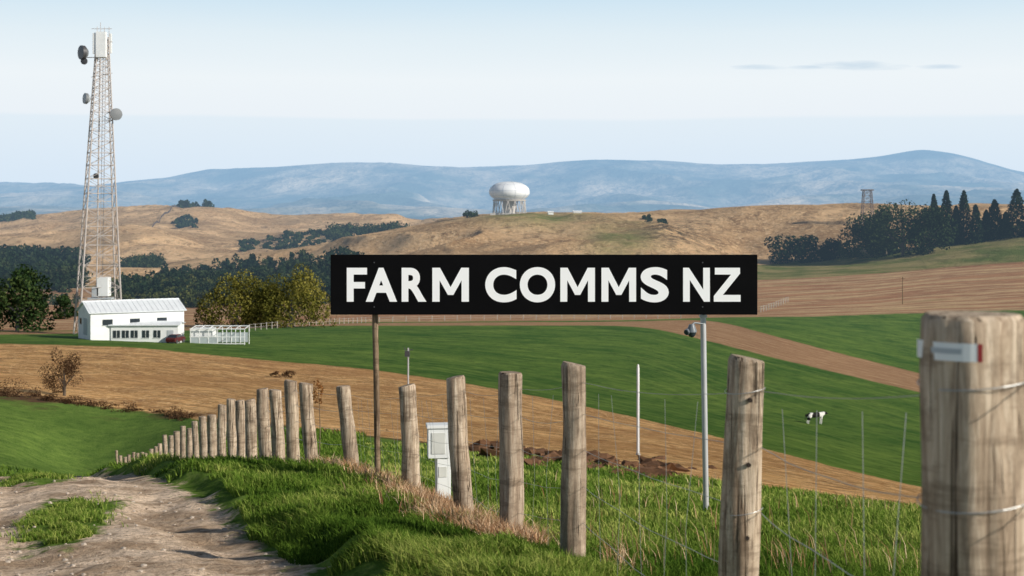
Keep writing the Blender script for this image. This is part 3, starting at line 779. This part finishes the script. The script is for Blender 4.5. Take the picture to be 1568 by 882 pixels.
tree('broadleaf_tree', 26, 508, 418, 104, ML_green, 6500, 22, leaf=2.8, clear=.06)
tree('broadleaf_tree', 99, 489, 455, 34, ML_green, 1100, 10, leaf=2.4, clear=.02)
tree('spreading_tree', 362, 500, 426, 112, ML_olive, 9000, 26, clear=.0, leaf=1.9, dome=True)
tree('spreading_tree', 446, 501, 421, 116, ML_olive, 10000, 30, clear=.0, leaf=1.9, dome=True)
tree('spreading_tree', 408, 498, 444, 70, ML_olive, 3800, 14, clear=.0, leaf=2.0, dome=True)
tree('bare_shrub_tree', 98, 606, 541, 56, ML_brown, 4200, 20, y0=80, y1=140, clear=.10, leaf=1.2)
for px, b, t, w in ((1335,393,335,84),(1382,392,316,106),(1422,388,320,70),(1356,392,326,60)):
    tree('macrocarpa_tree', px, b, t, w, ML_dark, 4500, 24, y0=600, clear=.0, leaf=2.2)
for px, b, t, w in ((1204,403,363,56),(1242,401,363,54),(1276,397,369,38)):
    tree('macrocarpa_tree', px, b, t, w, ML_con, 2000, 16, y0=600, clear=.0, leaf=2.2)
for px, b, t, w in ((1430,376,297,30),(1449,375,292,40),(1476,373,292,40),(1494,372,314,34),(1523,366,306,44),(1557,362,290,54),(1582,362,300,44),(1464,374,316,36),(1510,368,322,28),(1540,364,325,30)):
    conifer('conifer_tree', px, b, t, w)
it = []
for k in range(420):
    px = random.uniform(182, 548); tp = np.interp(px, [182,240,300,400,520,548], [428,412,406,392,379,379])
    b0_ = tp+20; base = b0_+(466-b0_)*random.random()**.8
    g = ground_at(px, base, 350, 1050); s = g.y/F; h = random.uniform(18,27)*s
    it.append((g.x, g.y, g.z, random.uniform(10,15)*s, h, 260, random.random() < .4))
mass('pine_forest', it, ML_con, 2.8)
it = []
for k in range(190):
    px = random.uniform(-40, 124); base = random.uniform(392, 448)
    g = ground_at(px, base, 350, 1090); s = g.y/F
    it.append((g.x, g.y, g.z, random.uniform(11,16)*s, random.uniform(20,28)*s, 260, random.random() < .25))
mass('pine_forest', it, ML_con, 2.8)
it = []
for k in range(90):
    px = random.uniform(175, 325); base = random.uniform(446, 472); g = ground_at(px, base, 350, 700); s = g.y/F
    it.append((g.x, g.y, g.z, random.uniform(10,16)*s, random.uniform(15,24)*s, 320, False))
mass('tree_belt', it, leaf_mat('foliage_mid', (.018,.03,.010), (.06,.07,.02), (.13,.125,.04), 0, True), 2.4)
def ridge(px0, px1, y0, y1, h0, h1, n, nl=150, kind=0, name='distant_trees_and_shade'):
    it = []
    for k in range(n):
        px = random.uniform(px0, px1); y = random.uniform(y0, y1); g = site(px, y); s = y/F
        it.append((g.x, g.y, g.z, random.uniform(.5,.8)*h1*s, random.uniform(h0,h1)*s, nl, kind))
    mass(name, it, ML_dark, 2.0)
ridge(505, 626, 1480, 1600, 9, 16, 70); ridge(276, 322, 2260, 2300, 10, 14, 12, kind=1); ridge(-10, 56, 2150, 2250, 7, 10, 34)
ridge(370, 505, 1440, 1600, 3, 8, 90); ridge(190, 240, 1050, 1250, 14, 20, 40); ridge(268, 302, 1900, 2000, 5, 8, 16)  # first call: low tree mass added to darken slopes that lie in shade
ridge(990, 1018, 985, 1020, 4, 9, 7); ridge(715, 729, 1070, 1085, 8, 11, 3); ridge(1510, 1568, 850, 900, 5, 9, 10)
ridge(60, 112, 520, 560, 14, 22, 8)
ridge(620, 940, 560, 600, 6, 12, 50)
it = []
for k in range(60):
    px = random.uniform(-20, 300); base = float(np.interp(px, [0,100,300],[604,617,643]))+random.uniform(-4,2)
    g = ground_at(px, base, 60, 140); s = g.y/F; h = random.uniform(3,9)*s
    if random.random() < .25: h *= 1.8
    it.append((g.x, g.y, g.z-.1, random.uniform(8,16)*s, h, 160, False))
mass('hedgerow_scrub', it, ML_brown, 1.2)
it = []
for px in (5, 28, 425, 440): 
    g = ground_at(px, 603 if px < 100 else 578, 60, 190); s = g.y/F
    it.append((g.x, g.y, g.z, 22*s if px < 100 else 11*s, 22*s if px < 100 else 9*s, 500, False))
mass('scrub_bush', it, ML_brown, 1.0)
# turned soil along the field edge
mb = MB()
for k in range(210):
    px = random.gauss(*random.choice([(755,14),(840,26),(925,22),(1000,12),(850,100)])); base = np.interp(px, [500,750,1000,1200],[664,694,724,752])+random.gauss(-6,7)
    g = ground_at(px, float(base), 28, 140); r = random.choice((.06,.09,.12,.16,.26))*random.uniform(.8,1.3)
    mb.lump(g+Vector((0,0,0)), r*random.uniform(1,1.7), 0, .42, 2, 1.1)
mb.build('soil_heap', M_soil)
# dry weed by the posts
g = site(488, 18.4); mb = MB(); zt = g.z+1.08
mb.tube([g, g+Vector((.02,0,.6)), Vector((g.x,g.y,zt))], [.008,.006,.004], 6)
e = empty('dry_weed', g); mb.build('stem', M_wood2, e)
P, T = broad_pts((g.x,g.y,zt-.14), .07, 0, .28, 260, 8); V, Fc, TT = leaf_cloud(P, rng.uniform(.5,1.2,260)*.016, T)
np_mesh('seed_head', V, Fc, 4, {'tint': TT}, leaf_mat('dry_leaf', (.16,.06,.02), (.36,.17,.06), (.55,.32,.13), .2), False, e)
def post_row(name, pts, hh, r, mat, rails=2):
    g0 = pts[0]; e = empty(name, g0); mb = MB(); P_ = []
    for a, b in zip(pts[:-1], pts[1:]):
        n = max(1, int((b-a).length/(hh*2.6)))
        for k in range(n):
            p = a.lerp(b, k/n); p.z = H(p.x, p.y); P_.append(p)
    for p in P_: mb.tube([p-Vector((0,0,.3)), p+Vector((0,0,hh*random.uniform(.9,1.1)))], r, 5)
    for j in range(rails):
        for a, b in zip(P_[:-1], P_[1:]): mb.tube([a+Vector((0,0,hh*(.9-.4*j))), b+Vector((0,0,hh*(.9-.4*j)))], r*.3, 4, 0, False)
    mb.build('rails', mat, e)
M_fp = simple('grey_posts', (.42,.38,.33), .8, sc=.5)
post_row('farm_fence', [ground_at(p, q, 200, 500) for p, q in ((382,507),(440,501),(505,497),(560,494),(700,491),(860,489),(1060,488))], 1.5, .10, M_fp)
post_row('farm_fence', [ground_at(p, q, 350, 650) for p, q in ((1165,478),(1192,469),(1210,461))], 2.2, .15, M_fp)
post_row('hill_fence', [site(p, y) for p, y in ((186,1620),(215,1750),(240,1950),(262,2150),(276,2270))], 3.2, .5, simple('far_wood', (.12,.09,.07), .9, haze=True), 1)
mb = MB()
for k in range(70):
    px = random.gauss(395, 22) if k < 45 else random.uniform(1060,1160); y = random.uniform(4300,5200) if k < 45 else random.uniform(5000,5600)
    x = (px-CX)/F*y; mb.box((x, y, H(x,y)+4), (random.uniform(8,22), 12, random.uniform(6,14)))
mb.build('distant_town', M_whitef)

# ------------------------------------------------------------------ cow
def cow(px, py, face=1):
    g = ground_at(px, py, 90, 260)
    vs = [(0,0,1.15,.34),(-.55,0,1.12,.33),(-.95,0,1.18,.27),(.5,0,1.12,.33),(.85,0,1.2,.25),(1.12,0,1.32,.17),(1.35,0,1.36,.14),(1.6,0,1.18,.085)]
    ed = [(0,1),(1,2),(0,3),(3,4),(4,5),(5,6),(6,7)]
    for sx in (-.19,.19):
        n = len(vs); vs += [(.72,sx,.85,.13),(.74,sx,.45,.065),(.70,sx,.05,.06)]; ed += [(4,n),(n,n+1),(n+1,n+2)]
        n = len(vs); vs += [(-.85,sx,.85,.17),(-.74,sx,.62,.10),(-.95,sx,.40,.06),(-.90,sx,.05,.06)]; ed += [(2,n),(n,n+1),(n+1,n+2),(n+2,n+3)]
        n = len(vs); vs += [(1.30,sx*1.25,1.44,.03)]; ed += [(6,n)]
    n = len(vs); vs += [(-1.2,0,1.22,.04),(-1.26,0,.7,.03),(-1.25,0,.5,.05)]; ed += [(2,n),(n,n+1),(n+1,n+2)]
    me = bpy.data.meshes.new('cow'); me.from_pydata([(a*face, b, c) for a, b, c, r in vs], ed, [])
    o = bpy.data.objects.new('cow', me); scene.collection.objects.link(o)
    o.location = g-Vector((0,0,.02)); o.rotation_euler[2] = .25; o.scale = (1.05,)*3
    sk = o.modifiers.new('skin', 'SKIN')
    for i, v in enumerate(me.skin_vertices[0].data): v.radius = (vs[i][3], vs[i][3]); v.use_root = (i == 0)
    sb = o.modifiers.new('sub', 'SUBSURF'); sb.levels = sb.render_levels = 2
    m = NT('cow_hide'); tc = m.n('ShaderNodeTexCoord'); nz = m.noise(1.3, 2, .5, vec=tc.outputs['Object'])
    m2 = m.rng(nz, .56, .58); sp = m.n('ShaderNodeSeparateXYZ'); m.put(sp.inputs[0], tc.outputs['Object'])
    w = m.math('MAXIMUM', m2, m.math('MULTIPLY', m.rng(sp.outputs[0], .45, .5), m.rng(sp.outputs[0], 1.15, 1.2, 1, 0)))
    w = m.math('MAXIMUM', w, m.rng(sp.outputs[2], .5, .55, 1, 0))
    me.materials.append(m.done(m.bsdf(m.mix(w, C(.012,.011,.010), C(.75,.72,.68)), .8)))
cow(1248, 650)

# ------------------------------------------------------------------ grass
def blades(name, X, Y, hh, ww, tint, mat, lean=.5):
    n = len(X); Zb = height(X, Y)-.01
    a = rng.uniform(0, 2*math.pi, n); dx = np.cos(a); dy = np.sin(a)
    la = rng.uniform(0, 2*math.pi, n); l = rng.uniform(.1, lean, n)*hh
    lx = np.cos(la)*l-.15*hh; ly_ = np.sin(la)*l
    B = np.stack([X,Y,Zb],1); W = np.stack([dx*ww,dy*ww,np.zeros(n)],1)
    M1 = B+np.stack([lx*.35,ly_*.35,hh*.6],1); T1 = B+np.stack([lx,ly_,hh*(1-.25*l/hh)],1)
    V = np.stack([B-W, B+W, M1-W*.7, M1+W*.7, T1],1).reshape(-1,3)
    o = np.arange(n)[:,None]*5
    Fc = np.stack([o+np.array([0,1,2]), o+np.array([1,3,2]), o+np.array([2,3,4])],1).reshape(-1,3)
    return np_mesh(name, V, Fc, 3, {'tint': np.repeat(np.clip(tint,0,1), 5)}, mat)
n = 190000
iy = rng.uniform(1/62., 1/4.5, n); Y = 1/iy; U = rng.uniform(420, 1640, n); X = (U-CX)/F*Y
ok = (X > fence_x(Y)-.15) & (np.log(Y) < np.interp(U, *BL['d1'])-.01)
X, Y = X[ok], Y[ok]; n = len(X)
cl = fbm(X*1.2, Y*1.2, 3, 40); c2 = fbm(X*.35, Y*.35, 3, 41)
hh = (.04+.05*rng.random(n)+.06*np.clip(cl,0,1)+.04*(rng.random(n) < .04))*(1+Y/70); ww = .0036*np.maximum(1, Y/7)
blades('pasture_grass', X, Y, hh, ww, .50+.4*cl+.5*c2+rng.uniform(-.3,.3,n), ML_grass, 1.0)
n = 1800
Y = 1/rng.uniform(1/40., 1/5.5, n); U = rng.uniform(560, 1600, n); X = (U-CX)/F*Y
keep = (X > fence_x(Y)) & (fbm(X*.8, Y*.8, 2, 60) > .05); X, Y = X[keep], Y[keep]; n = len(X)
blades('seeding_stalks', X, Y, .14+.16*rng.random(n), .0022*np.maximum(1, Y/7), rng.random(n), ML_dry, .5)
n = 125000
Y = 1/rng.uniform(1/23., 1/4.2, n); xb = bank_x(Y)-.05; xf = fence_x(Y)+.15
X = xb+(xf-xb)*rng.random(n)
keep = (X-bank_x(Y)) > .7*vnoise(X*2.2, Y*2.2, 8)-.12; X, Y = X[keep], Y[keep]; n = len(X)
cl = fbm(X*2, Y*2, 3, 44); c2 = fbm(X*.7, Y*.7, 3, 45)
hh = (.04+.05*rng.random(n)+.15*np.clip(cl,0,1)); ww = .0037*np.maximum(1, Y/8)
blades('bank_grass', X, Y, hh, ww, .36+.4*cl+.45*c2+rng.uniform(-.3,.3,n), ML_grass, 1.0)
n = 60000
Y = 1/rng.uniform(1/19., 1/6.5, n); X = bank_x(Y)-1.35+rng.normal(0,.16,n)
keep = vnoise(X*.9, Y*.45, 3)+.3*vnoise(X*6,Y*6,5) < .42; X, Y = X[keep], Y[keep]; n = len(X)
blades('track_grass', X, Y, .03+.05*rng.random(n), .0035*np.maximum(1,Y/8), .55+rng.uniform(-.3,.35,n), ML_grass, 1.2)
n = 50000
Y = 1/rng.uniform(1/75., 1/20., n); U = rng.uniform(-40, 560, n); X = (U-CX)/F*Y
keep = (Y > 34) | (U > 300); X, Y = X[keep], Y[keep]; n = len(X)
blades('meadow_grass', X, Y, (.07+.06*rng.random(n))*(1+Y/60), .004*Y/8, .36+.3*fbm(X*.4,Y*.4,3,6)+rng.uniform(-.28,.28,n), ML_grass, .9)
n = 17000
Y = 1/rng.uniform(1/19., 1/7.5, n); X = fence_x(Y)+rng.normal(0,.20,n)-.10
keep = vnoise(X*2.5, Y*1.6, 12) > .58-.25*sstep(9,12,Y); X, Y = X[keep], Y[keep]; n = len(X)
blades('dry_grass', X, Y, .06+.17*rng.random(n), .0033*np.maximum(1,Y/9), rng.random(n), ML_dry, 1.0)
mb = MB()
for k in range(600):
    y = 1/random.uniform(1/18, 1/6.5); x = float(bank_x(y))-random.uniform(0,3.4); r = random.choice((.005,.007,.01,.018))*random.uniform(.8,1.3)
    mb.lump((x, y, H(x,y)+r*.2), r, 0, .6, 1, .4)
mb.build('track_gravel', simple('gravel', (.45,.38,.31), .9, spec=.1, sc=4))

# ------------------------------------------------------------------ world, sun, camera
sdir = Vector((.78,-.40,.42)).normalized()
el = math.asin(sdir.z); az = math.atan2(sdir.x, sdir.y)
w = bpy.data.worlds.new('World'); scene.world = w; w.use_nodes = True; nt = w.node_tree; nt.nodes.clear()
def nn(t, **kw):
    q = nt.nodes.new(t)
    for k, v in kw.items(): setattr(q, k, v)
    return q
def lk(v, s):
    if isinstance(v, bpy.types.NodeSocket): nt.links.new(v, s)
    else: s.default_value = v
def mth(op, a, b=0.0, cl=False):
    q = nn('ShaderNodeMath', operation=op); q.use_clamp = cl; lk(a, q.inputs[0]); lk(b, q.inputs[1]); return q.outputs[0]
sky = nn('ShaderNodeTexSky', sky_type='NISHITA'); sky.sun_disc = False; sky.sun_elevation = el; sky.sun_rotation = az; sky.air_density = 1.0; sky.dust_density = .6
tc = nn('ShaderNodeTexCoord'); sp = nn('ShaderNodeSeparateXYZ'); lk(tc.outputs['Generated'], sp.inputs[0])
nz = nn('ShaderNodeTexNoise'); mp = nn('ShaderNodeMapping'); mp.inputs['Scale'].default_value = (3,3,26); lk(tc.outputs['Generated'], mp.inputs[0]); lk(mp.outputs[0], nz.inputs['Vector']); nz.inputs['Scale'].default_value = 1.6; nz.inputs['Detail'].default_value = 5
zz = mth('ADD', sp.outputs[2], mth('MULTIPLY', mth('SUBTRACT', nz.outputs['Fac'], .5), .008))
rp = nn('ShaderNodeValToRGB'); el_ = rp.color_ramp.elements
stops = [(0,(212,230,246)),(.12,(218,233,247)),(.265,(226,238,247)),(.275,(235,242,248)),(.38,(238,245,249)),(.50,(226,239,246)),(.62,(204,228,243)),(1.0,(150,192,226))]
while len(el_) < len(stops): el_.new(.5)
for q, (p, c_) in zip(el_, stops): q.position = p; q.color = lin(*c_)
lk(mth('MULTIPLY', zz, 4.0, True), rp.inputs[0])
gradx = nn('ShaderNodeVectorMath', operation='SCALE'); lk(rp.outputs[0], gradx.inputs[0]); gradx.inputs['Scale'].default_value = 10.0
fac = nn('ShaderNodeMapRange'); lk(sp.outputs[2], fac.inputs[0]); fac.inputs[1].default_value = .15; fac.inputs[2].default_value = .34; fac.inputs[3].default_value = 1; fac.inputs[4].default_value = 0
skd = nn('ShaderNodeVectorMath', operation='SCALE'); lk(sky.outputs[0], skd.inputs[0]); skd.inputs['Scale'].default_value = .65
mx = nn('ShaderNodeMix', data_type='RGBA'); lk(fac.outputs[0], mx.inputs[0]); lk(skd.outputs[0], mx.inputs[6]); lk(gradx.outputs[0], mx.inputs[7])
uu = mth('DIVIDE', sp.outputs[0], mth('MAXIMUM', sp.outputs[1], .01)); vv = mth('DIVIDE', sp.outputs[2], mth('MAXIMUM', sp.outputs[1], .01))
n2 = nn('ShaderNodeTexNoise'); m2 = nn('ShaderNodeMapping'); m2.inputs['Scale'].default_value = (14,14,120); lk(tc.outputs['Generated'], m2.inputs[0]); lk(m2.outputs[0], n2.inputs['Vector']); n2.inputs['Scale'].default_value = 2.5; n2.inputs['Detail'].default_value = 5
tot = None
for px, py, a, b in ((1162,103,50,5),(1310,101,85,8),(1437,102,36,4.5),(1240,103,40,4)):
    u0 = (px-CX)/F; v0 = (HY-py)/F
    q = mth('ADD', mth('POWER', mth('ABSOLUTE', mth('DIVIDE', mth('SUBTRACT', uu, u0), a/F)), 2), mth('POWER', mth('ABSOLUTE', mth('DIVIDE', mth('SUBTRACT', vv, v0), b/F)), 2))
    q = mth('SUBTRACT', 1.0, mth('ADD', q, mth('MULTIPLY', mth('SUBTRACT', n2.outputs['Fac'], .45), 2.2)), True)
    tot = q if tot is None else mth('MAXIMUM', tot, q)
mc = nn('ShaderNodeMix', data_type='RGBA'); lk(mth('MULTIPLY', tot, .7), mc.inputs[0]); lk(mx.outputs[2], mc.inputs[6]); cc = lin(196,216,232); mc.inputs[7].default_value = (cc[0]*10, cc[1]*10, cc[2]*10, 1)
bg = nn('ShaderNodeBackground'); bg.inputs[1].default_value = .1; lk(mc.outputs[2], bg.inputs[0])
wo = nn('ShaderNodeOutputWorld'); lk(bg.outputs[0], wo.inputs[0])

sl = bpy.data.lights.new('sun', 'SUN'); sl.energy = 5.0; sl.angle = math.radians(.5); sl.color = (1,.94,.84)
so = bpy.data.objects.new('sun', sl); so.rotation_euler = sdir.to_track_quat('Z','Y').to_euler(); so.location = (20,-10,20); scene.collection.objects.link(so)
cam = bpy.data.cameras.new('camera'); co = bpy.data.objects.new('camera', cam); scene.collection.objects.link(co)
cam.sensor_width = 36; cam.lens = F/1568*36; cam.shift_y = -(441-HY)/1568; co.location = (0,0,0); co.rotation_euler = (math.radians(90),0,0)
cam.clip_start = .05; cam.clip_end = 40000
cam.dof.use_dof = True; cam.dof.focus_distance = 14.5; cam.dof.aperture_fstop = 5.6
scene.camera = co
scene.view_settings.view_transform = 'Standard'; scene.view_settings.look = 'None'; scene.view_settings.exposure = 0
